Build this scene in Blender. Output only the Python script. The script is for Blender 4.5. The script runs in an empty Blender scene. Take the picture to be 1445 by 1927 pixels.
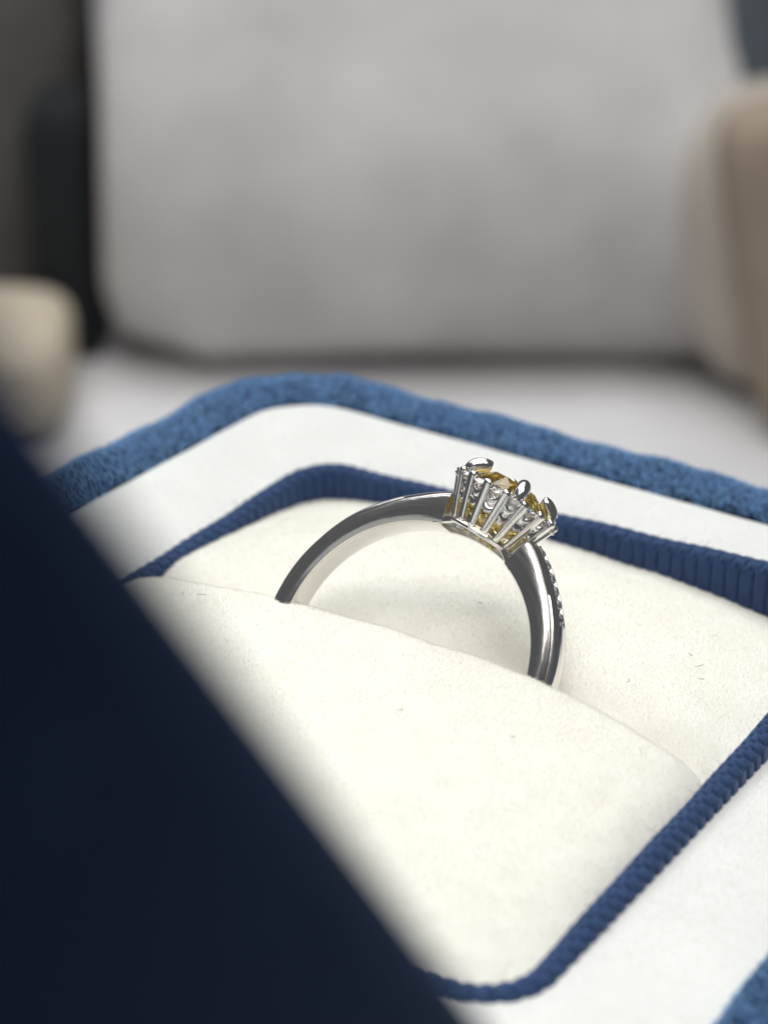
import bpy, bmesh, math, random
import numpy as np
from mathutils import Vector, Matrix

MM = 0.001
rng = np.random.default_rng(7)
random.seed(7)
scene = bpy.context.scene
COL = scene.collection

# ------------------------------------------------------------------ camera
CAM_POS = Vector((62.763, -94.641, 66.664)) * MM
CAM_R = Vector((0.82950790, 0.55846866, 0.00542238))
CAM_U = Vector((-0.25006602, 0.36271319, 0.89772275))
CAM_B = Vector((0.49938325, -0.74602406, 0.44052749))
cd = bpy.data.cameras.new("camera")
cd.sensor_fit = 'HORIZONTAL'
cd.sensor_width = 36.0
cd.lens = 4012.4 / 1445.0 * 36.0
cd.clip_start = 0.004
cd.clip_end = 20.0
cd.dof.use_dof = True
cd.dof.focus_distance = 0.1290
cd.dof.aperture_fstop = 46.0
cam = bpy.data.objects.new("camera", cd)
COL.objects.link(cam)
M = Matrix((CAM_R, CAM_U, CAM_B)).transposed().to_4x4()
M.translation = CAM_POS
cam.matrix_world = M
scene.camera = cam

# ------------------------------------------------------------------ world, lamps, exposure
world = bpy.data.worlds.new("World")
scene.world = world
world.use_nodes = True
bg = world.node_tree.nodes["Background"]
bg.inputs[0].default_value = (0.92, 0.96, 1.0, 1)
bg.inputs[1].default_value = 0.095


def area(name, loc, target, sx, sy, power, color):
    ld = bpy.data.lights.new(name, 'AREA')
    ld.shape = 'RECTANGLE'
    ld.size, ld.size_y = sx, sy
    ld.energy = power
    ld.color = color
    o = bpy.data.objects.new(name, ld)
    COL.objects.link(o)
    o.location = loc
    d = Vector(target) - Vector(loc)
    o.rotation_euler = d.to_track_quat('-Z', 'Y').to_euler()
    return o


# one wide window, high behind the box, and the pale ceiling it lights
area("window_light", (-0.48, 0.52, 0.88), (0, 0.02, 0), 1.0, 0.8, 8.2, (0.97, 0.985, 1.0))
area("ceiling_light", (0.17, -0.10, 1.15), (0, 0.05, 0), 1.05, 0.9, 11.0, (1.0, 0.985, 0.955))

scene.view_settings.view_transform = 'Standard'
scene.view_settings.look = 'None'
scene.view_settings.gamma = 1.0
scene.view_settings.exposure = 0.07
scene.view_settings.use_curve_mapping = False
scene.render.engine = 'CYCLES'
cy = scene.cycles
cy.max_bounces = 14
cy.transmission_bounces = 14
cy.transparent_max_bounces = 16
cy.glossy_bounces = 8
cy.diffuse_bounces = 5
cy.sample_clamp_indirect = 14.0
cy.blur_glossy = 0.4
cy.use_denoising = True
cy.caustics_refractive = True
cy.caustics_reflective = True


# ------------------------------------------------------------------ materials
def srgb(r, g, b):
    def f(c):
        c /= 255.0
        return c / 12.92 if c <= 0.04045 else ((c + 0.055) / 1.055) ** 2.4
    return (f(r), f(g), f(b), 1.0)


def new_mat(name):
    m = bpy.data.materials.new(name)
    m.use_nodes = True
    nt = m.node_tree
    return m, nt, nt.nodes["Principled BSDF"]


def mix_rgb(nt, fac, a, b):
    n = nt.nodes.new("ShaderNodeMix")
    n.data_type = 'RGBA'
    nt.links.new(fac, n.inputs[0])
    n.inputs[6].default_value = a
    n.inputs[7].default_value = b
    return n.outputs[2]


def noise(nt, scale, detail=4.0, rough=0.55, vec=None):
    n = nt.nodes.new("ShaderNodeTexNoise")
    n.inputs["Scale"].default_value = scale
    n.inputs["Detail"].default_value = detail
    n.inputs["Roughness"].default_value = rough
    if vec is None:
        tc = nt.nodes.new("ShaderNodeTexCoord")
        vec = tc.outputs["Object"]
    nt.links.new(vec, n.inputs["Vector"])
    return n.outputs["Fac"]


def ramp(nt, fac, p0, p1):
    n = nt.nodes.new("ShaderNodeMapRange")
    n.inputs["From Min"].default_value = p0
    n.inputs["From Max"].default_value = p1
    nt.links.new(fac, n.inputs["Value"])
    return n.outputs["Result"]


def bump(nt, bsdf, height, strength, dist):
    n = nt.nodes.new("ShaderNodeBump")
    n.inputs["Strength"].default_value = strength
    n.inputs["Distance"].default_value = dist
    nt.links.new(height, n.inputs["Height"])
    nt.links.new(n.outputs["Normal"], bsdf.inputs["Normal"])


def fabric(name, ca, cb, mottle, bump_scale, bump_mm, sheen=0.0, sheen_tint=(1, 1, 1, 1), rough=0.9, bstr=0.6):
    m, nt, b = new_mat(name)
    f = ramp(nt, noise(nt, mottle, 5.0, 0.6), 0.3, 0.7)
    nt.links.new(mix_rgb(nt, f, ca, cb), b.inputs["Base Color"])
    b.inputs["Roughness"].default_value = rough
    b.inputs["Specular IOR Level"].default_value = 0.12
    b.inputs["Sheen Weight"].default_value = sheen
    b.inputs["Sheen Roughness"].default_value = 0.4
    b.inputs["Sheen Tint"].default_value = sheen_tint
    bump(nt, b, noise(nt, bump_scale, 6.0, 0.65), bstr, bump_mm * MM)
    return m


MAT = {}
MAT["cream"] = fabric("cream_velvet", (0.905, 0.895, 0.83, 1), (0.865, 0.85, 0.775, 1), 420, 2200, 0.04, 0.25)
MAT["cream_nap"] = fabric("cream_velvet_nap", (0.95, 0.94, 0.885, 1), (0.91, 0.895, 0.825, 1), 520, 2000, 0.0, 0.15)
def translucent_nap(m, col, fac):
    nt = m.node_tree
    out = nt.nodes["Material Output"]
    pb = nt.nodes["Principled BSDF"]
    tr = nt.nodes.new("ShaderNodeBsdfTranslucent")
    src = pb.inputs["Base Color"].links[0].from_socket
    nt.links.new(src, tr.inputs["Color"])
    mx = nt.nodes.new("ShaderNodeMixShader")
    mx.inputs[0].default_value = fac
    nt.links.new(pb.outputs[0], mx.inputs[1])
    nt.links.new(tr.outputs[0], mx.inputs[2])
    nt.links.new(mx.outputs[0], out.inputs["Surface"])


MAT["rim"] = fabric("white_rim_fabric", (0.80, 0.805, 0.78, 1), (0.74, 0.745, 0.72, 1), 160, 1400, 0.08, 0.2, rough=0.6)
MAT["rim_nap"] = fabric("white_rim_nap", (0.92, 0.925, 0.90, 1), (0.87, 0.875, 0.85, 1), 300, 900, 0.0, 0.2)
MAT["velvet"] = fabric("blue_velvet_shaded", (0.007, 0.018, 0.056, 1), (0.005, 0.013, 0.040, 1), 260, 2400, 0.12, 0.10, (0.35, 0.62, 1.0, 1))  # base kept near black, so the bare lid's shade is in the colour
MAT["velvet_nap"] = fabric("blue_velvet_lit_nap", (0.42, 0.70, 1.0, 1), (0.36, 0.63, 0.97, 1), 320, 2000, 0.0, 1.0, (0.4, 0.65, 1, 1))  # far paler than the base cloth: the lip's grazing sheen painted into the pile
MAT["ribbon"] = fabric("navy_ribbon_weave", (0.040, 0.078, 0.185, 1), (0.025, 0.050, 0.120, 1), 1800, 6000, 0.09, 0.4, (0.5, 0.65, 1, 1), rough=0.6)
MAT["ribbon_fibre"] = fabric("navy_ribbon_fibre", (0.05, 0.09, 0.27, 1), (0.03, 0.06, 0.19, 1), 900, 2000, 0.0)
MAT["lining"] = fabric("lid_lining_fabric", (0.80, 0.81, 0.79, 1), (0.75, 0.76, 0.74, 1), 160, 900, 0.05)
MAT["grey"] = fabric("grey_plush", (0.68, 0.665, 0.66, 1), (0.48, 0.455, 0.44, 1), 12, 300, 1.0, 0.3)
MAT["table"] = fabric("pale_grey_cloth", (0.76, 0.75, 0.76, 1), (0.70, 0.69, 0.70, 1), 60, 700, 0.3)
MAT["charcoal"] = fabric("charcoal_cover", (0.15, 0.143, 0.134, 1), (0.12, 0.114, 0.107, 1), 60, 500, 0.2)
MAT["black"] = fabric("gap_shade", (0.028, 0.031, 0.034, 1), (0.022, 0.025, 0.027, 1), 60, 500, 0.2)  # dark colour standing for shade in the gap left of the cushion
MAT["beige"] = fabric("beige_cover", (0.60, 0.53, 0.42, 1), (0.54, 0.475, 0.37, 1), 60, 500, 0.2)
MAT["taupe"] = fabric("taupe_cover", (0.54, 0.49, 0.43, 1), (0.48, 0.435, 0.38, 1), 60, 500, 0.2)
MAT["tan"] = fabric("tan_cover", (0.37, 0.30, 0.235, 1), (0.32, 0.26, 0.20, 1), 60, 500, 0.2)
MAT["slate"] = fabric("slate_cover", (0.13, 0.155, 0.18, 1), (0.11, 0.13, 0.15, 1), 60, 500, 0.2)
MAT["lint"] = fabric("grey_lint", (0.34, 0.34, 0.35, 1), (0.26, 0.26, 0.27, 1), 400, 900, 0.0)

translucent_nap(MAT["cream_nap"], None, 0.6)
translucent_nap(MAT["rim_nap"], None, 0.55)
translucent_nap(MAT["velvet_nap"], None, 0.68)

m, nt, b = new_mat("white_gold")
b.inputs["Base Color"].default_value = (0.80, 0.775, 0.755, 1)
b.inputs["Metallic"].default_value = 1.0
tc = nt.nodes.new("ShaderNodeTexCoord")
sx = nt.nodes.new("ShaderNodeSeparateXYZ")
nt.links.new(tc.outputs["Object"], sx.inputs[0])
ln_ = nt.nodes.new("ShaderNodeMath"); ln_.operation = 'POWER'; ln_.inputs[1].default_value = 2.0
l2_ = nt.nodes.new("ShaderNodeMath"); l2_.operation = 'POWER'; l2_.inputs[1].default_value = 2.0
ad_ = nt.nodes.new("ShaderNodeMath"); ad_.operation = 'ADD'
sq_ = nt.nodes.new("ShaderNodeMath"); sq_.operation = 'SQRT'
at_ = nt.nodes.new("ShaderNodeMath"); at_.operation = 'ARCTAN2'
ml_ = nt.nodes.new("ShaderNodeMath"); ml_.operation = 'MULTIPLY'; ml_.inputs[1].default_value = 0.00045
nt.links.new(sx.outputs[0], ln_.inputs[0]); nt.links.new(sx.outputs[2], l2_.inputs[0])
nt.links.new(ln_.outputs[0], ad_.inputs[0]); nt.links.new(l2_.outputs[0], ad_.inputs[1])
nt.links.new(ad_.outputs[0], sq_.inputs[0])
nt.links.new(sx.outputs[0], at_.inputs[0]); nt.links.new(sx.outputs[2], at_.inputs[1])
nt.links.new(at_.outputs[0], ml_.inputs[0])
cb_ = nt.nodes.new("ShaderNodeCombineXYZ")
nt.links.new(sq_.outputs[0], cb_.inputs[0]); nt.links.new(sx.outputs[1], cb_.inputs[1]); nt.links.new(ml_.outputs[0], cb_.inputs[2])
streak = noise(nt, 4200, 5.0, 0.6, cb_.outputs[0])
mr = nt.nodes.new("ShaderNodeMapRange")
mr.inputs["From Min"].default_value = 0.3
mr.inputs["From Max"].default_value = 0.7
mr.inputs["To Min"].default_value = 0.09
mr.inputs["To Max"].default_value = 0.25
nt.links.new(streak, mr.inputs["Value"])
nt.links.new(mr.outputs["Result"], b.inputs["Roughness"])
mx_ = nt.nodes.new("ShaderNodeMath"); mx_.operation = 'MULTIPLY_ADD'; mx_.inputs[1].default_value = 0.55
nt.links.new(noise(nt, 1700, 3.0, 0.5), mx_.inputs[0]); nt.links.new(streak, mx_.inputs[2])
bump(nt, b, mx_.outputs[0], 0.38, 0.022 * MM)
MAT["gold"] = m


def gem(name, col, ior, rough=0.0):
    m, nt, b = new_mat(name)
    b.inputs["Base Color"].default_value = col
    b.inputs["Transmission Weight"].default_value = 1.0
    b.inputs["IOR"].default_value = ior
    b.inputs["Roughness"].default_value = rough
    return m


MAT["diamond"] = gem("clear_diamond", (0.99, 0.985, 1.0, 1), 2.4)
MAT["citrine"] = gem("golden_citrine", (0.98, 0.80, 0.28, 1), 1.58)


# ------------------------------------------------------------------ helpers
def tag(o, label=None, cat=None, group=None, kind=None):
    if label: o["label"] = label
    if cat: o["category"] = cat
    if group: o["group"] = group
    if kind: o["kind"] = kind
    return o


def empty(name, loc=(0, 0, 0)):
    o = bpy.data.objects.new(name, None)
    o.empty_display_size = 0.01
    o.location = loc
    COL.objects.link(o)
    return o


def mesh_obj(name, verts, faces, mat, parent=None, smooth=True, sharp=None):
    """verts in mm"""
    me = bpy.data.meshes.new(name)
    v = np.asarray(verts, dtype=float) * MM
    me.from_pydata([tuple(p) for p in v], [], [tuple(int(i) for i in f) for f in faces])
    me.materials.append(MAT[mat])
    me.update()
    bm = bmesh.new()
    bm.from_mesh(me)
    bmesh.ops.recalc_face_normals(bm, faces=bm.faces)
    bm.to_mesh(me)
    bm.free()
    for p in me.polygons:
        p.use_smooth = smooth
    if smooth and sharp:
        me.set_sharp_from_angle(angle=math.radians(sharp))
    o = bpy.data.objects.new(name, me)
    COL.objects.link(o)
    if parent is not None:
        o.parent = parent
        o.matrix_parent_inverse = Matrix.Identity(4)
    return o


def grid_faces(nu, nv, closed_u=False, closed_v=False):
    f = []
    for i in range(nu if closed_u else nu - 1):
        i2 = (i + 1) % nu
        for j in range(nv if closed_v else nv - 1):
            j2 = (j + 1) % nv
            f.append((i * nv + j, i2 * nv + j, i2 * nv + j2, i * nv + j2))
    return f


def rrect(hx, hy, r, n_side=24, n_corner=12):
    """closed rounded rectangle (counter-clockwise) -> points, outward normals; same count for any size"""
    pts, nor = [], []
    for (cx, cyy, a0) in ((1, 1, 0), (-1, 1, 90), (-1, -1, 180), (1, -1, 270)):
        c = np.array([cx * (hx - r), cyy * (hy - r)])
        for k in range(n_corner + 1):
            a = math.radians(a0 + 90 * k / n_corner)
            nn = np.array([math.cos(a), math.sin(a)])
            pts.append(c + r * nn)
            nor.append(nn)
        # side to next corner
        a = math.radians(a0 + 90)
        nn = np.array([math.cos(a), math.sin(a)])
        nx = {(1, 1): (-1, 1), (-1, 1): (-1, -1), (-1, -1): (1, -1), (1, -1): (1, 1)}[(cx, cyy)]
        s = c + r * nn
        e = np.array([nx[0] * (hx - r), nx[1] * (hy - r)]) + r * nn
        for k in range(1, n_side):
            pts.append(s + (e - s) * k / n_side)
            nor.append(nn)
    return np.array(pts), np.array(nor)


def tube(path, radii, nseg=10, cap=True):
    """tube round a 3-D polyline, rounded ends -> verts, faces"""
    P = [np.array(p, float) for p in path]
    n = len(P)
    V, F = [], []
    ref = np.array([0.13, 0.97, 0.2])
    prev = None
    for i in range(n):
        t = P[min(i + 1, n - 1)] - P[max(i - 1, 0)]
        t /= np.linalg.norm(t)
        if prev is None:
            a = ref - t * (ref @ t)
            if np.linalg.norm(a) < 1e-3:
                a = np.array([1, 0, 0]) - t * t[0]
        else:
            a = prev - t * (prev @ t)
        a /= np.linalg.norm(a)
        prev = a
        c = np.cross(t, a)
        for k in range(nseg):
            q = 2 * math.pi * k / nseg
            V.append(P[i] + radii[i] * (math.cos(q) * a + math.sin(q) * c))
    F = grid_faces(n, nseg, False, True)
    if cap:
        F.append(tuple(range(nseg)))
        F.append(tuple((n - 1) * nseg + k for k in range(nseg)))
    return V, F


def join(parts):
    V, F = [], []
    for v, f in parts:
        o = len(V)
        V += [np.array(p) for p in v]
        F += [tuple(i + o for i in q) for q in f]
    return V, F


def smooth1(a, n):
    k = np.ones(n) / n
    return np.convolve(np.pad(a, n, mode='edge'), k, mode='same')[n:-n]


def strands(name, roots, dirs, length, radius, mat, parent, npts=4, curl=0.25, taper=0.35):
    """short fibres as hair curves; roots, dirs (N,3) in mm"""
    N = len(roots)
    hc = bpy.data.hair_curves.new(name)
    hc.add_curves([npts] * N)
    t = np.linspace(0, 1, npts)[None, :, None]
    L = np.asarray(length)[:, None, None]
    bend = rng.normal(0, curl, (N, 1, 3))
    pos = roots[:, None, :] + dirs[:, None, :] * t * L + bend * (t ** 2) * L
    hc.attributes["position"].data.foreach_set("vector", (pos * MM).astype(np.float32).ravel())
    if "radius" not in hc.attributes:
        hc.attributes.new("radius", 'FLOAT', 'POINT')
    rr = (radius * (1 - (1 - taper) * t[0, :, 0]))[None, :] * np.ones((N, 1))
    hc.attributes["radius"].data.foreach_set("value", (rr * MM).astype(np.float32).ravel())
    hc.materials.append(MAT[mat])
    o = bpy.data.objects.new(name, hc)
    COL.objects.link(o)
    o.parent = parent
    tag(o, kind="stuff")
    return o


# ------------------------------------------------------------------ measured sizes (mm), rim plane of the box at z = 0
XN, YN = 23.27, 24.11          # half size of the ribbon collar
RX, RY = XN + 7.84, YN + 7.88  # where the white rim meets the blue velvet
OX, OY = RX + 6.6, RY + 6.6    # outer walls
GROUND = -55.0
TH = 1.15                      # collar thickness


def collar_h(x, y):
    return -0.10 + 0.059 * x + 0.036 * y


def rim_in(x, y):
    return np.minimum(-0.02, collar_h(x, y) - 0.30)


# ------------------------------------------------------------------ setting: tabletop
fw = np.array([-CAM_B.x, -CAM_B.y]); fw /= np.linalg.norm(fw)
rt = np.array([fw[1], -fw[0]])


def ground_pt(D, s):
    p = np.array([CAM_POS.x, CAM_POS.y]) / MM + fw * D + rt * s
    return p


# near tabletop: a slab that carries the box
V = []
for z in (GROUND - 0.02, GROUND - 20.0):
    for (D_, s_) in ((28, -260), (28, 260), (212, 260), (212, -260)):
        q = ground_pt(D_, s_)
        V.append((q[0], q[1], z))
F = [(0, 1, 2, 3), (7, 6, 5, 4), (0, 4, 5, 1), (1, 5, 6, 2), (2, 6, 7, 3), (3, 7, 4, 0)]
o = mesh_obj("tabletop", V, F, "table", None, False)
tag(o, kind="structure")
# pale seat farther back and lower, on which the blurred things stand
KB = 2.8
FZ = CAM_POS.z / MM - (CAM_POS.z / MM - GROUND) * KB
V = []
n = 30
for i in range(n + 1):
    for j in range(n + 1):
        q = ground_pt(420 + 1500 * i / n, -900 + 1800 * j / n)
        V.append((q[0], q[1], FZ - 0.05))
o = mesh_obj("seat_surface", V, grid_faces(n + 1, n + 1), "table")
tag(o, kind="structure")

# ------------------------------------------------------------------ the ring box
box = empty("ring_box", (0, 0, GROUND * MM))
tag(box, "open navy velvet ring box with white rim and cream cushion holding a ring", "ring box")


def bchild(name, V, F, mat, parent=None, smooth=True, sharp=None):
    V = np.array(V, float)
    if parent is None:
        V = V - np.array([0, 0, GROUND])
        return mesh_obj(name, V, F, mat, box, smooth, sharp)
    V = V - np.array([0, 0, GROUND])
    return mesh_obj(name, V, F, mat, parent, smooth, sharp)


def loft(profile, n_side=40, n_corner=16):
    """profile: list of (hx, hy, r, z)"""
    V = []
    m = 0
    for (hx, hy, r, z) in profile:
        pts, _ = rrect(hx, hy, r, n_side, n_corner)
        m = len(pts)
        for p in pts:
            V.append((p[0], p[1], z))
    return V, m


# outer shell: blue velvet lip rolling over the edge and down the walls
prof = []
prof.append((RX - 0.3, RY - 0.3, 5.6, -0.8))
for k in range(0, 13):
    a = math.pi * (1 - k / 12.0)
    # roll from the white rim over the top to the wall
    cx = 3.3 + 3.3 * math.cos(a)
    zz = (0.60 * math.sin(a) ** 0.8 if a > math.pi / 2 else -2.6 + 3.20 * math.sin(a))
    prof.append((RX + cx, RY + cx, 5.8 + cx * 0.8, zz))
for z in (-6, -12, -20, -32, -44, -51):
    prof.append((OX, OY, 11.4, z))
prof.append((OX - 0.8, OY - 0.8, 10.8, GROUND + 0.8))
prof.append((OX - 2.0, OY - 2.0, 10.0, GROUND + 0.1))
V, m_ = loft(prof)
V = np.array(V)
# the velvet covering is never perfectly even
wob = 0.16 * np.sin(V[:, 0] * 0.43 + 1.1) * np.sin(V[:, 1] * 0.37) + 0.10 * np.sin(V[:, 0] * 1.3 + V[:, 1] * 0.9)
V[:, 2] += np.where(V[:, 2] > -3, wob, 0)
F = grid_faces(len(prof), m_, False, True)
F.append(tuple((len(prof) - 1) * m_ + k for k in range(m_)))
shell = bchild("outer_shell", V, F, "velvet")
tag(shell, "blue velvet outer shell of the box base")
shellV = np.array(V).reshape(len(prof), m_, 3)

# white rim between velvet and collar
V = []
steps = [0.0, 0.03, 0.08, 0.2, 0.4, 0.6, 0.8, 0.93, 1.0]
for s in steps:
    hx = RX + 0.25 + (XN - 0.15 - RX - 0.25) * s
    hy = RY + 0.25 + (YN - 0.15 - RY - 0.25) * s
    r = 5.8 + (3.9 - 5.8) * s
    pts, _ = rrect(hx, hy, r, 40, 16)
    for p in pts:
        zi = rim_in(p[0], p[1])
        z = zi * s ** 1.4 + 0.10 * math.sin(math.pi * s) - 0.25 * (1 - min(1, s / 0.08)) ** 2
        V.append((p[0], p[1], z))
m_ = len(pts)
F = grid_faces(len(steps), m_, False, True)
rim = bchild("rim_pad", V, F, "rim")
rimV = np.array(V).reshape(len(steps), m_, 3)

# ------------------------------------------------------------------ ribbon collar with woven ribs
PITCH = 1.0
SUB = 18
# dense path along the collar centre line
pts0, nor0 = rrect(XN - TH / 2, YN - TH / 2, 3.3, 60, 24)
seg = np.linalg.norm(np.roll(pts0, -1, 0) - pts0, axis=1)
cum = np.r_[0, np.cumsum(seg)]
per = cum[-1]
nrib = int(round(per / PITCH))
ns = nrib * SUB
ss = np.arange(ns) / ns * per
ext = np.vstack([pts0, pts0[:1]])
extn = np.vstack([nor0, nor0[:1]])
cx_ = np.interp(ss, cum, ext[:, 0]); cy_ = np.interp(ss, cum, ext[:, 1])
nx_ = np.interp(ss, cum, extn[:, 0]); ny_ = np.interp(ss, cum, extn[:, 1])
ln = np.hypot(nx_, ny_); nx_ /= ln; ny_ /= ln
# profile: inner face up, over the rounded top, outer face down: (across, below the top, normal across, normal up, v)
pr = []
hw = TH / 2
for z in np.linspace(-4.6, -0.62, 15):
    pr.append((-hw, z, -1.0, 0.0, z))
for k in range(1, 16):
    a = math.pi * (1 - k / 16.0)
    pr.append((hw * math.cos(a), -0.55 + 0.55 * math.sin(a), math.cos(a), math.sin(a), 1.0))
for z in np.linspace(-0.62, -3.4, 9):
    pr.append((hw, z, 1.0, 0.0, z))
pr = np.array(pr)
np_ = len(pr)
arc = np.r_[0, np.cumsum(np.hypot(np.diff(pr[:, 0]), np.diff(pr[:, 1])))]
mid = arc[15 + 7]
ph = ss / per * nrib + 0.05 * np.sin(ss * 0.7) + 0.04 * np.sin(ss * 1.9 + 1)
V = np.zeros((ns, np_, 3))
hh = collar_h(cx_, cy_)
uneven = 0.05 * np.sin(ss * 0.31) + 0.04 * np.sin(ss * 0.83 + 2)
for j in range(np_):
    q = arc[j] - mid                       # distance from the crest along the profile
    face = 1 - (1 - np.abs(np.sin(math.pi * ph))) ** 3.2              # grosgrain ribs on the faces
    row = q / 0.42
    # selvedge: staggered rows of short thread floats on the folded crest
    k = np.floor(row + 0.5)
    fl = np.abs(np.sin(math.pi * (ph + 0.5 * (k % 2) + 0.12 * k)))
    across = np.sqrt(np.clip(1 - ((row - k) / 0.56) ** 2, 0, 1))
    sel = (1 - (1 - fl) ** 2.6) * (1 - (1 - across) ** 2.0)
    w = np.clip((0.95 - abs(q)) / 0.25, 0, 1)
    d = 0.27 * face * (1 - w) + 0.27 * sel * w - 0.10
    # faint seam under the selvedge
    d = d - 0.05 * np.exp(-((abs(q) - 1.0) / 0.10) ** 2)
    V[:, j, 0] = cx_ + nx_ * (pr[j, 0] + d * pr[j, 2])
    V[:, j, 1] = cy_ + ny_ * (pr[j, 0] + d * pr[j, 2])
    V[:, j, 2] = hh + uneven + pr[j, 1] + d * pr[j, 3]
ribbon = bchild("ribbon_trim", V.reshape(-1, 3), grid_faces(ns, np_, True, False), "ribbon")
tag(ribbon, "ribbed navy ribbon trim around the cushion")

# stray ribbon fibres
NF = 900
i = rng.integers(0, ns, NF); j = rng.integers(13, 34, NF)
roots = V[i, j] - np.array([0, 0, GROUND])
dr = np.stack([nx_[i] * pr[j, 2], ny_[i] * pr[j, 2], pr[j, 3] + 0.2], 1) + rng.normal(0, 0.7, (NF, 3))
dr /= np.linalg.norm(dr, axis=1)[:, None]
strands("loose_fibre", roots, dr, rng.uniform(0.15, 0.55, NF) * (1 + 1.6 * (rng.random(NF) > 0.96)), 0.012, "ribbon_fibre", ribbon, 5, 0.5)

# ------------------------------------------------------------------ cushion halves
lx = np.array([-23.2, -22.2, -21.2, -19.5, -17, -14, -10.5, -6.8, -2.8, 1.1, 5.3, 10.4, 12.4, 15, 17.8, 19.8, 21.0, 21.7, 22.3, 23.2])
lz = np.array([-3.2, -1.4, -0.2, 0.9, 1.75, 2.2, 2.7, 3.08, 3.27, 3.4, 3.45, 3.28, 3.0, 2.5, 1.8, 1.1, 0.3, -0.5, -1.5, -3.2])
xs_f = np.linspace(-23.0, 23.0, 1151)
zlip = smooth1(np.interp(xs_f, lx, lz), 31)
# the band presses the lip down where it goes in


def dent_at(x):
    return 0.10 * np.exp(-((x + 7.0) / 0.8) ** 2) + 0.10 * np.exp(-((x - 11.6) / 1.0) ** 2)




def lip(x):
    return np.interp(x, xs_f, zlip)


def vnoise(x, y, seed, scale):
    r = np.random.default_rng(seed)
    g = r.normal(0, 1, (64, 64))
    u = (x / scale) % 64; v = (y / scale) % 64
    i0 = np.floor(u).astype(int) % 64; j0 = np.floor(v).astype(int) % 64
    fu = u - np.floor(u); fv = v - np.floor(v)
    fu = fu * fu * (3 - 2 * fu); fv = fv * fv * (3 - 2 * fv)
    i1 = (i0 + 1) % 64; j1 = (j0 + 1) % 64
    return (g[i0, j0] * (1 - fu) * (1 - fv) + g[i1, j0] * fu * (1 - fv) + g[i0, j1] * (1 - fu) * fv + g[i1, j1] * fu * fv)


def relief(x, y):
    return 0.045 * vnoise(x, y, 3, 3.2) + 0.022 * vnoise(x, y, 4, 1.1) + 0.010 * vnoise(x, y, 5, 0.45)


YF = -0.95      # crest of the front half's lip


def z_front(x, y):
    u = np.clip((YF - y) / (YN - TH + YF), 0, 1.05)
    ze = -1.3 - 1.5 * np.abs(x / 22.5) ** 4
    return ze + (lip(x) - ze) * (1 - u ** 2.3) - dent_at(x) * np.exp(-np.abs(YF - y) / 0.9)


def z_back(x, y):
    u = np.clip((y - 2.0) / (YN - TH - 2.0), -1, 1.05)
    ze = -1.0 - 1.15 * np.abs(x / 16.0) ** 2
    cr = -1.7 + 3.3 * (1 - np.abs(x / 22.4) ** 3.0)
    return ze + (cr - ze) * (1 - np.sign(u) * np.abs(u) ** 2.0 * np.where(u < 0, 0.0, 1.0))


NX, NYF = 231, 130
gx = np.linspace(-22.35, 22.35, NX)
# front half: from deep in the slot, over the rounded lip, to the front collar
prow = []
for dz in (-6.0, -4.5, -3.2, -2.2):
    prow.append((YF + 1.75, dz - 0.4, None))
R = 1.75
for k in range(0, 11):
    a = math.pi / 2 * k / 10
    prow.append((YF + R * math.cos(a), -R + R * math.sin(a) - 0.35 * math.cos(a) * 1.0, None))
rowsV = []
for (yy, dz, _) in prow:
    z = lip(gx) + dz - dent_at(gx)
    rowsV.append(np.stack([gx, np.full(NX, yy), z + relief(gx, np.full(NX, yy))], 1))
ny = 110
for k in range(1, ny + 1):
    yy = YF + (-(YN - TH + 0.05) - YF) * k / ny
    y = np.full(NX, yy)
    rowsV.append(np.stack([gx, y, z_front(gx, y) + relief(gx, y)], 1))
rowsV.append(np.stack([gx, np.full(NX, -(YN - TH + 0.05)), np.full(NX, -5.0)], 1))
A = np.array(rowsV)
ci_f = bchild("cushion", A.reshape(-1, 3), grid_faces(A.shape[0], NX), "cream")
tag(ci_f, "cream velvet front half of the cushion, before the ring")
# back half
rowsB = []
for yy in np.r_[-0.9, -0.6, -0.3, np.linspace(0.0, YN - TH + 0.05, 120)]:
    y = np.full(NX, yy)
    z = z_back(gx, y) - 4.2 * np.clip((7.0 - yy) / 7.9, 0, 1) ** 1.9
    rowsB.append(np.stack([gx, y, z + relief(gx + 31, y + 17)], 1))
rowsB.append(np.stack([gx, np.full(NX, YN - TH + 0.05), np.full(NX, -6.0)], 1))
B = np.array(rowsB)
ci_b = bchild("cushion", B.reshape(-1, 3), grid_faces(B.shape[0], NX), "cream")
tag(ci_b, "cream velvet back half of the cushion, seen through the ring")


def grid_sample(G, N, jlo=0, jhi=None):
    """random points + normals on a grid surface, by area"""
    P00, P10, P01, P11 = G[:-1, :-1], G[1:, :-1], G[:-1, 1:], G[1:, 1:]
    nrm = np.cross(P10 - P00, P01 - P00)
    ar = np.linalg.norm(nrm, axis=2)
    nrm = nrm / np.maximum(ar, 1e-9)[..., None]
    w = ar.copy()
    w = w.ravel() / w.sum()
    idx = rng.choice(len(w), N, p=w)
    i, j = np.unravel_index(idx, ar.shape)
    u, v = rng.random((N, 1)), rng.random((N, 1))
    p = P00[i, j] * (1 - u) * (1 - v) + P10[i, j] * u * (1 - v) + P01[i, j] * (1 - u) * v + P11[i, j] * u * v
    return p, nrm[i, j]


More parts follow.
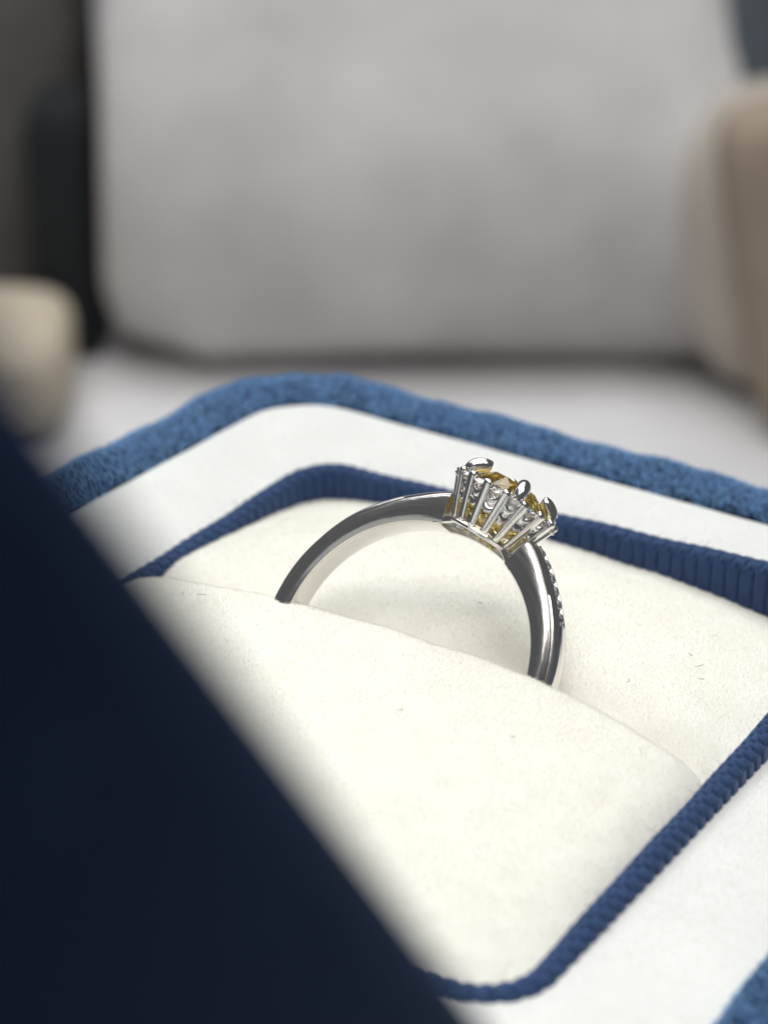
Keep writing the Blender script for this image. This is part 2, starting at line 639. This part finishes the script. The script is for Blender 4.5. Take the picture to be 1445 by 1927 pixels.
def nap(G, N, mat, parent, name, L0, L1, rad, lean, spread, curl, keep=None):
    p, nn = grid_sample(G, N)
    nn *= np.sign(nn[:, 2:3] + 1e-6) if keep != "out" else 1
    if callable(keep):
        k = keep(p)
        p, nn = p[k], nn[k]
    # nap lies in drifting directions, in patches
    dx = vnoise(p[:, 0], p[:, 1], 11, 3.0); dy = vnoise(p[:, 0], p[:, 1], 12, 3.0)
    d = nn + lean * np.stack([dx, dy, np.zeros(len(p))], 1) + rng.normal(0, spread, p.shape)
    d /= np.linalg.norm(d, axis=1)[:, None]
    L = rng.uniform(L0, L1, len(p))
    return strands(name, p - np.array([0, 0, GROUND]), d, L, rad, mat, parent, 4, curl)


nap(A[8:-1], 170000, "cream_nap", ci_f, "velvet_nap", 0.07, 0.17, 0.0065, 0.45, 0.40, 0.3)
nap(B[2:-1], 170000, "cream_nap", ci_b, "velvet_nap", 0.07, 0.17, 0.0065, 0.45, 0.40, 0.3)

G = np.concatenate([rimV[2:-1], rimV[2:-1, :1]], axis=1)
nap(G, 110000, "rim_nap", rim, "velvet_nap", 0.07, 0.17, 0.0075, 0.5, 0.45, 0.3)
# velvet pile on the lip of the shell
G = np.concatenate([shellV[1:16], shellV[1:16, :1]], axis=1)
nap(G, 260000, "velvet_nap", shell, "velvet_pile", 0.10, 0.24, 0.031, 0.30, 0.40, 0.35)

# ------------------------------------------------------------------ the lid, open towards the viewer
LID_ANGLE = 33.0
th = math.radians(LID_ANGLE)
HY = -36.5
HZ = -0.6
e1 = np.array([0, -math.sin(th), math.cos(th)])     # from hinge along the lid
e2 = np.array([0, -math.cos(th), -math.sin(th)])    # out of the lid's back
LX, LH = OX + 1.4, OY + 0.6


def lid_pts(hx, hy, r, depth):
    pts, _ = rrect(hx, hy, r, 30, 14)
    return [np.array([p[0] + 2.0, HY, HZ]) + e1 * (LH + p[1]) + e2 * depth for p in pts]


lp = [(LX - 5.5, LH - 5.5, 6, 0.7), (LX - 4.5, LH - 4.5, 7, 0.2), (LX - 3, LH - 3, 8, 0.0), (LX - 0.6, LH - 0.6, 10, 0.05), (LX - 0.1, LH - 0.1, 11, 0.5), (LX, LH, 11, 2), (LX, LH, 11, 8), (LX, LH, 11, 14)]
for k in range(1, 9):
    a = math.pi / 2 * k / 8
    lp.append((LX - 7 * (1 - math.cos(a)), LH - 7 * (1 - math.cos(a)), 11 - 4 * (1 - math.cos(a)), 14 + 7 * math.sin(a)))
V = []
for q in lp:
    pp = lid_pts(*q)
    V += pp
m_ = len(pp)
F = grid_faces(len(lp), m_, False, True)
F.append(tuple((len(lp) - 1) * m_ + k for k in range(m_)))
lid = bchild("lid", V, F, "velvet")
tag(lid, "navy velvet lid standing open, dark and out of focus in front")
lidV = np.array(V).reshape(len(lp), m_, 3)
V = []
lq = [(LX - 5.2, LH - 5.2, 6, 0.75), (LX - 9, LH - 9, 6, 0.9), (LX - 10, LH - 10, 6, 2.0), (LX - 10.5, LH - 10.5, 6, 10), (LX - 13, LH - 13, 5, 13), (LX - 24, LH - 24, 4, 13.5)]
for q in lq:
    V += lid_pts(*q)
F = grid_faces(len(lq), m_, False, True)
F.append(tuple((len(lq) - 1) * m_ + k for k in range(m_)))
bchild("lining", V, F, "lining", lid)
# hinge strip joining lid and base at the back wall
V, F = tube([(-26, -39.4, -1.8), (0, -39.4, -1.8), (26, -39.4, -1.8)], [1.1, 1.1, 1.1], 12)
bchild("hinge", V, F, "velvet")

# ------------------------------------------------------------------ the ring
lean, yaw = math.radians(40.06), math.radians(3.757)
ex = np.array([math.cos(yaw), math.sin(yaw), 0.0])
ez = np.array([0, math.sin(lean), math.cos(lean)])
ez = ez - ex * (ez @ ex); ez /= np.linalg.norm(ez)
ey = np.cross(ez, ex)
RO = np.array([1.301, -1.0, 2.276])
ring = bpy.data.objects.new("ring", None)
ring.empty_display_size = 0.01
COL.objects.link(ring)
mw = Matrix((Vector(ex), Vector(ey), Vector(ez))).transposed().to_4x4()
mw.translation = Vector(RO * MM)
ring.matrix_world = mw
tag(ring, "polished white gold ring with golden stone and diamond halo, standing in the cushion slot", "ring")

ALPHA = 17.0
WB = 2.2
dl = np.array([0, 14, 20, 30, 43, 58, 75, 100, 180.0])
fo = np.array([10.35, 10.3, 10.15, 9.8, 9.55, 9.38, 9.28, 9.25, 9.2])
dr_ = np.array([0, 15, 23, 33, 43, 60, 72, 180.0])
ro = np.array([10.7, 10.6, 10.42, 10.17, 10.03, 9.93, 9.82, 9.7])
NA = 260
angs = np.linspace(ALPHA + 16.5, ALPHA + 360 - 18.5, NA)
prof_n = None
V = []
for a in angs:
    d = abs((a - ALPHA + 180) % 360 - 180)
    rf = np.interp(d, dl, fo); rr = np.interp(d, dr_, ro)
    rr = max(rr, rf + 0.25)
    sink = 0.28 * np.clip((47 - d) / 3.0, 0, 1) * np.clip((d - 15) / 2.0, 0, 1)
    w2 = WB / 2
    g = 0.10 * np.clip((150 - d) / 40.0, 0.15, 1)
    half = [(-w2 + 0.35, 8.21), (-w2 + 0.14, 8.24), (-w2 + 0.03, 8.32), (-w2, 8.44)] + [(-w2 - 0.075 * (1 - (2 * q - 1) ** 2), 8.44 + (rf - 0.12 - 8.44) * q) for q in (0.12, 0.26, 0.42, 0.58, 0.74, 0.88)] + [(-w2, rf - 0.12), (-w2 + 0.03, rf - 0.05), (-w2 + 0.05 + g, rf - 0.04),
            (-w2 + 0.05 + g, rf + 0.02), (-w2 + 0.06 + 0.2 * g, rf + 0.08), (-w2 + 0.08, rf + 0.16), (-w2 + 0.16, rf + (rr - rf) * 0.58), (-w2 + 0.32, rr - 0.12), (-w2 + 0.50, rr - 0.02), (-w2 + 0.64, rr - 0.02),
            (-w2 + 0.74, rr - 0.005 - sink * 0.5), (-w2 + 0.80, rr - sink * 1.1), (-w2 + 0.86, rr + 0.005 - sink)]
    other = [(-y, r_) for (y, r_) in reversed(half)]
    loop = half + other
    t = math.radians(a)
    for (y, r_) in loop:
        V.append((r_ * math.sin(t), w2 + y, r_ * math.cos(t)))
m_ = len(loop)
F = grid_faces(NA, m_, False, True)
F.append(tuple(range(m_)))
F.append(tuple((NA - 1) * m_ + k for k in range(m_)))
band = mesh_obj("band", V, F, "gold", ring, True, 38)

# head frame
ta = math.radians(ALPHA)
HN = np.array([math.sin(ta), 0, math.cos(ta)])
HT = np.array([math.cos(ta), 0, -math.sin(ta)])
HYV = np.array([0, 1.0, 0])
YC = WB / 2


ALPHA_H = 15.0
ta = math.radians(ALPHA_H)
HN = np.array([math.sin(ta), 0, math.cos(ta)])
HT = np.array([math.cos(ta), 0, -math.sin(ta)])


def hp(R_, phi, h):
    """head cylindrical coordinates -> ring coordinates"""
    p = math.radians(phi)
    return HT * (R_ * math.cos(p)) + HYV * (YC + R_ * math.sin(p)) + HN * h


def brilliant(n=8, table=0.55, crown=0.33, pav=0.85, girdle=0.04, low=0.56):
    """unit round brilliant, girdle radius 1 -> verts, faces"""
    V, F = [], []
    c = math.pi / n
    tab = [(table * math.cos(2 * c * k), table * math.sin(2 * c * k), crown) for k in range(n)]
    st = [(0.80 * math.cos(2 * c * (k + .5)), 0.80 * math.sin(2 * c * (k + .5)), crown * 0.58) for k in range(n)]
    g1 = [(math.cos(c * k), math.sin(c * k), girdle) for k in range(2 * n)]
    g0 = [(math.cos(c * k), math.sin(c * k), -girdle) for k in range(2 * n)]
    lo = [(low * math.cos(2 * c * k), low * math.sin(2 * c * k), -pav * 0.56) for k in range(n)]
    V = tab + st + g1 + g0 + lo + [(0, 0, -pav)]
    T, S, G1, G0, LO, CU = 0, n, 2 * n, 4 * n, 6 * n, 7 * n
    F.append(tuple(range(n)))
    for k in range(n):
        k2 = (k + 1) % n
        F.append((T + k, S + k, T + k2))                              # star
        F.append((T + k, G1 + 2 * k, S + k))
        F.append((S + k, G1 + 2 * k2, T + k2))
        F.append((S + k, G1 + 2 * k, G1 + (2 * k + 1)))
        F.append((S + k, G1 + (2 * k + 1), G1 + (2 * k2)))
        F.append((LO + k, G0 + 2 * k, G0 + 2 * k + 1))
        F.append((LO + k2, G0 + 2 * k + 1, G0 + 2 * k2))
        F.append((LO + k, G0 + 2 * k + 1, LO + k2))
        F.append((LO + k, LO + k2, CU))
    for k in range(2 * n):
        k2 = (k + 1) % (2 * n)
        F.append((G1 + k, G1 + k2, G0 + k2, G0 + k))
    return np.array(V), F


def place(Vu, size, origin, axis, spin=0.0, zs=1.0):
    axis = np.array(axis, float); axis /= np.linalg.norm(axis)
    a = np.array([0.31, 0.9, 0.2]); a = a - axis * (a @ axis); a /= np.linalg.norm(a)
    b_ = np.cross(axis, a)
    cs, sn = math.cos(spin), math.sin(spin)
    x = Vu[:, 0] * cs - Vu[:, 1] * sn; y = Vu[:, 0] * sn + Vu[:, 1] * cs
    return np.array(origin) + size * (x[:, None] * a + y[:, None] * b_ + zs * Vu[:, 2:3] * axis)


H0, H1 = 8.6, 11.25           # base rail, halo girdle
RB, RT = 2.15, 3.42
NHALO = 16


def ringtube(R_, h, rad, nn=72, seg=8, wave=0.0, nw=0, phase=0.0, sq=1.0):
    V = []
    for k in range(nn):
        p = 360.0 * k / nn
        hh_ = h + wave * math.cos(math.radians(nw * p + phase))
        for q in range(seg):
            t = 2 * math.pi * q / seg
            V.append(hp(R_ + rad * math.cos(t), p, hh_ + sq * rad * math.sin(t)))
    return V, grid_faces(nn, seg, True, True)


# setting: base rail, scalloped stone seat, inner seat, and the two under-rails that carry on the band's edges
parts = [ringtube(RB, H0, 0.22, sq=0.9), ringtube(2.45, 11.2, 0.17), ringtube(2.70, 10.15, 0.17, wave=0.14, nw=NHALO, phase=0, sq=1.4, nn=144)]
Vb = []
for k in range(96):
    for (R_, h_) in ((2.62, 10.25), (2.80, 10.25), (2.98, 10.95), (2.98, 11.10), (2.55, 11.10), (2.50, 10.9)):
        Vb.append(hp(R_, 360.0 * k / 96, h_))
parts.append((Vb, grid_faces(96, 6, True, True)))
for yy, rise, tall in ((0.16, 0.72, 0.36), (WB - 0.16, 0.0, 0.40)):
    Vb, nb = [], 25
    for k in range(nb):
        t = k / (nb - 1.0)
        a = math.radians(-5.5 + (37.0 + 5.5) * t)
        lift = rise * math.sin(math.pi * t) ** 1.3
        n_ = np.array([math.sin(a), 0, math.cos(a)])
        for (dy, dz) in ((-0.14, 0.0), (-0.08, -0.06), (0.10, -0.06), (0.16, 0.0), (0.16, tall - 0.06), (0.10, tall), (-0.08, tall), (-0.14, tall - 0.06)):
            Vb.append(n_ * (8.28 + lift + dz) + HYV * (yy + dy))
    parts.append((Vb, grid_faces(nb, 8, False, True) + [tuple(range(8)), tuple((nb - 1) * 8 + k for k in range(8))]))
Vs, Fs = join(parts)
setting = mesh_obj("setting", Vs, Fs, "gold", ring, True, 40)
tag(setting, "openwork white gold basket setting with upright bars")

BV, BF = brilliant()
for k in range(NHALO):
    p = 360.0 * (k + 0.5) / NHALO
    ax = HN * 1.0 + (hp(1, p, 0) - hp(0, p, 0)) * 0.38
    mesh_obj("halo_diamond", place(BV, 0.57, hp(3.10, p, H1 + 0.02), ax, k * 0.7), BF, "diamond", setting, False)


def fin(p):
    """flat tapering bar from the base rail to a beaded tip between two halo stones"""
    rows = []
    for t in np.linspace(0, 1, 9):
        R_ = RB - 0.02 + (RT - RB) * t ** 0.95
        h = H0 - 0.05 + (H1 - H0 + 0.05) * t
        rows.append((R_, h, 0.24 + 0.04 * t, 0.18))
    rows += [(RT - 0.01, H1 + 0.12, 0.29, 0.22), (RT - 0.06, H1 + 0.24, 0.28, 0.24), (RT - 0.14, H1 + 0.34, 0.25, 0.22), (RT - 0.22, H1 + 0.39, 0.13, 0.12), (RT - 0.26, H1 + 0.40, 0.03, 0.03)]
    V = []
    pr_ = math.radians(p)
    tang = -HT * math.sin(pr_) + HYV * math.cos(pr_)
    rad_ = HT * math.cos(pr_) + HYV * math.sin(pr_)
    for (R_, h, wt, wr) in rows:
        c = hp(R_, p, h)
        for q in range(12):
            t = 2 * math.pi * q / 12
            cc, sn = math.cos(t), math.sin(t)
            V.append(c + tang * wt * math.copysign(abs(cc) ** 0.75, cc) + rad_ * wr * math.copysign(abs(sn) ** 0.75, sn))
    n_ = len(rows)
    return V, grid_faces(n_, 12, False, True) + [tuple(range(12)), tuple((n_ - 1) * 12 + k for k in range(12))]


for k in range(NHALO):
    Vb, Fb = fin(360.0 * k / NHALO)
    mesh_obj("bar", Vb, Fb, "gold", setting, True)
# curved stone cups between the bars
for k in range(NHALO):
    p = 360.0 * (k + 0.5) / NHALO
    Vb = []
    nb = 11
    for i_ in range(nb):
        t = -1 + 2.0 * i_ / (nb - 1)
        sag = (1 - t * t)
        for (dR, dh) in ((-0.14, -0.34), (0.02, -0.34), (0.12, -0.04), (0.10, 0.16), (-0.10, 0.16), (-0.16, -0.04)):
            Vb.append(hp(3.14 - 0.20 * sag + dR, p + t * 9.8, H1 - 0.10 - 0.50 * sag ** 1.2 + dh))
    mesh_obj("stone_cup", Vb, grid_faces(nb, 6, False, True), "gold", setting, True)

# centre stone and its four claws
CV, CF = brilliant(8, 0.56, 0.38, 1.20, 0.03, 0.68)
stone = mesh_obj("centre_stone", place(CV, 2.66, hp(0, 0, 11.42), HN, 0.2), CF, "citrine", ring, False)
tag(stone, "round faceted golden yellow centre stone")
for p in (35, 125, 215, 305):
    pts_ = [(2.35, 9.6, .24), (2.62, 10.4, .26), (2.82, 11.0, .28), (2.95, 11.45, .31), (2.92, 11.80, .35), (2.74, 12.08, .38), (2.46, 12.28, .38), (2.18, 12.42, .36), (1.96, 12.50, .30), (1.84, 12.52, .12)]
    cp = np.array(pts_)
    tt = np.linspace(0, len(cp) - 1, 46)
    cp = np.stack([smooth1(np.interp(tt, np.arange(len(cp)), cp[:, c_]), 5) for c_ in range(3)], 1)
    cp[-6:, 2] = cp[-7, 2] * np.sqrt(np.clip(1 - (np.arange(1, 7) / 6.0) ** 2, 0.01, 1))
    Vb, Fb = tube([hp(a_, p + (1.5 if p > 200 else -2.0) * (h_ - 11), h_) for a_, h_, _ in cp], [r_ * 1.2 for *_, r_ in cp], 18)
    mesh_obj("claw", Vb, Fb, "gold", ring, True)

# small diamonds set in the shoulders
for sgn in (1, -1):
    for q in range(6):
        d = 19.5 + q * 5.0
        a = math.radians(ALPHA + sgn * d)
        rr = np.interp(d, dr_, ro)
        n_ = np.array([math.sin(a), 0, math.cos(a)])
        mesh_obj("shoulder_diamond", place(BV, 0.40, n_ * (rr - 0.07) + HYV * YC, n_, q), BF, "diamond", band, False)

# ------------------------------------------------------------------ lint on the cushion and rim
parts = []


def surf(x, y):
    if abs(x) < XN - TH and abs(y) < YN - TH:
        return float(z_front(np.array(x), np.array(y)) if y < YF else z_back(np.array(x), np.array(y)))
    return float(rim_in(np.array(x), np.array(y)))


for (x, y, L, a) in ((-12.6, -2.6, 0.7, 0.5), (-14.0, -2.9, 0.35, 2.0), (15.6, 11.0, 0.75, 1.2), (16.4, 9.6, 0.4, 0.3), (14.6, 11.6, 0.4, 2.4), (13.4, 5.6, 0.5, 1.9),
                     (3.6, 11.5, 0.6, 0.6), (1.5, 8.0, 0.4, 0.2), (6.0, -8.0, 0.3, 1.1), (12.5, -6.5, 0.25, 0.4)):
    z = surf(x, y) + 0.27
    pth = []
    for t in np.linspace(-0.5, 0.5, 6):
        pth.append((x + L * t * math.cos(a) + 0.12 * math.cos(5 * t), y + L * t * math.sin(a) + 0.15 * t * t, z + 0.05 * math.cos(4 * t)))
    parts.append(tube(pth, [0.008, 0.018, 0.022, 0.02, 0.016, 0.007], 6))
Vl, Fl = join(parts)
o = mesh_obj("lint", Vl, Fl, "lint")
tag(o, "tiny grey lint specks on the cream cushion", "lint", kind="stuff")


# ------------------------------------------------------------------ blurred things behind the box
def pillow(name, D, s, w, h, dep, z0, mat, label, cat, tilt=0.0, roll=0.0, px=4.0, pz=3.0, turn=0.0, belly=0.0, sweep=0.0, dent=0.0):
    """a rounded, stuffed block: superellipsoid with plump faces, standing on z0"""
    V = []
    D, s, w, h, dep = (q * BS for q in (D, s, w, h, dep))
    nu, nv = (200, 121) if dent else (64, 41)
    for i in range(nu):
        u = 2 * math.pi * i / nu
        for j in range(nv):
            v = math.pi * (j / (nv - 1) - 0.5)
            f = lambda c, e: math.copysign(abs(c) ** (2.0 / e), c)
            cv = f(math.cos(v), pz)
            x = f(math.cos(u), px) * cv * w / 2
            y = f(math.sin(u), px) * cv * dep / 2
            z = f(math.sin(v), pz) * h / 2
            y *= 1 + belly * math.sin(math.pi * (z / h + 0.5)) * (1 - (2 * x / w) ** 2)
            V.append((x, y, z + h / 2))
    V = np.array(V)
    # upper part falls back, the foot tucks under
    zk = V[:, 2] / KB
    V[:, 1] += KB * sweep * (zk - 24) ** 2 * np.where(zk < 24, 1.15, 1.0)
    if dent:
        V[:, 1] += KB * dent * (vnoise(V[:, 0] + 600, V[:, 2] + V[:, 0] * 0.4, 21, 17.0 * KB) + 0.45 * vnoise(V[:, 0] + 600, V[:, 2], 22, 7.0 * KB))
    if tilt:
        V[:, 1] += V[:, 2] * math.tan(math.radians(tilt))
    if roll:
        c, s_ = math.cos(math.radians(roll)), math.sin(math.radians(roll))
        x, z = V[:, 0].copy(), V[:, 2] - h / 2
        V[:, 0] = x * c + z * s_; V[:, 2] = -x * s_ + z * c + h / 2
        V[:, 2] -= V[:, 2].min()
    o = mesh_obj(name, V, grid_faces(nu, nv, True, False), mat)
    p = ground_pt(D, s)
    o.location = (p[0] * MM, p[1] * MM, z0 * MM)
    o.rotation_euler = (0, 0, math.atan2(rt[1], rt[0]) + math.radians(turn))
    tag(o, label, cat)
    return o


BS = 1.12 * KB
pillow("cushion_block", 278, 5.2, 84, 84, 46, FZ, "grey", "large light grey plush cushion standing behind the ring box", "cushion", px=14, pz=18, belly=0.06, sweep=0.020, dent=1.3)
pillow("charcoal_block", 292, -61, 40, 74, 30, FZ, "charcoal", "dark charcoal block beside the grey cushion, behind the low beige pad", "block", px=6, pz=8)
pillow("gap_shade_strip", 274, -42.5, 9, 35, 16, FZ, "black", "narrow dark strip painting the shaded gap between the charcoal block and grey cushion", "shade strip", px=6, pz=8)  # added strip that paints the gap's shade, no real part
pillow("beige_pad", 250, -52.0, 24, 13, 30, FZ, "beige", "low beige pad on the pale seat before the charcoal block", "pad", px=4, pz=5)
pillow("beige_pad", 262, 53.0, 31, 41, 26, FZ, "taupe", "tall rounded beige pad beside the grey cushion", "pad", px=3, pz=2.7, roll=-4)
pillow("tan_block", 246, 52.5, 20, 42, 16, FZ, "tan", "tan block leaning before the tall beige pad, at the photo's edge", "block", px=4, pz=6, roll=-13)
pillow("slate_block", 272, 63.5, 40, 84, 20, FZ, "slate", "dark slate block rising behind the tall beige pad in the corner", "block", px=6, pz=6)
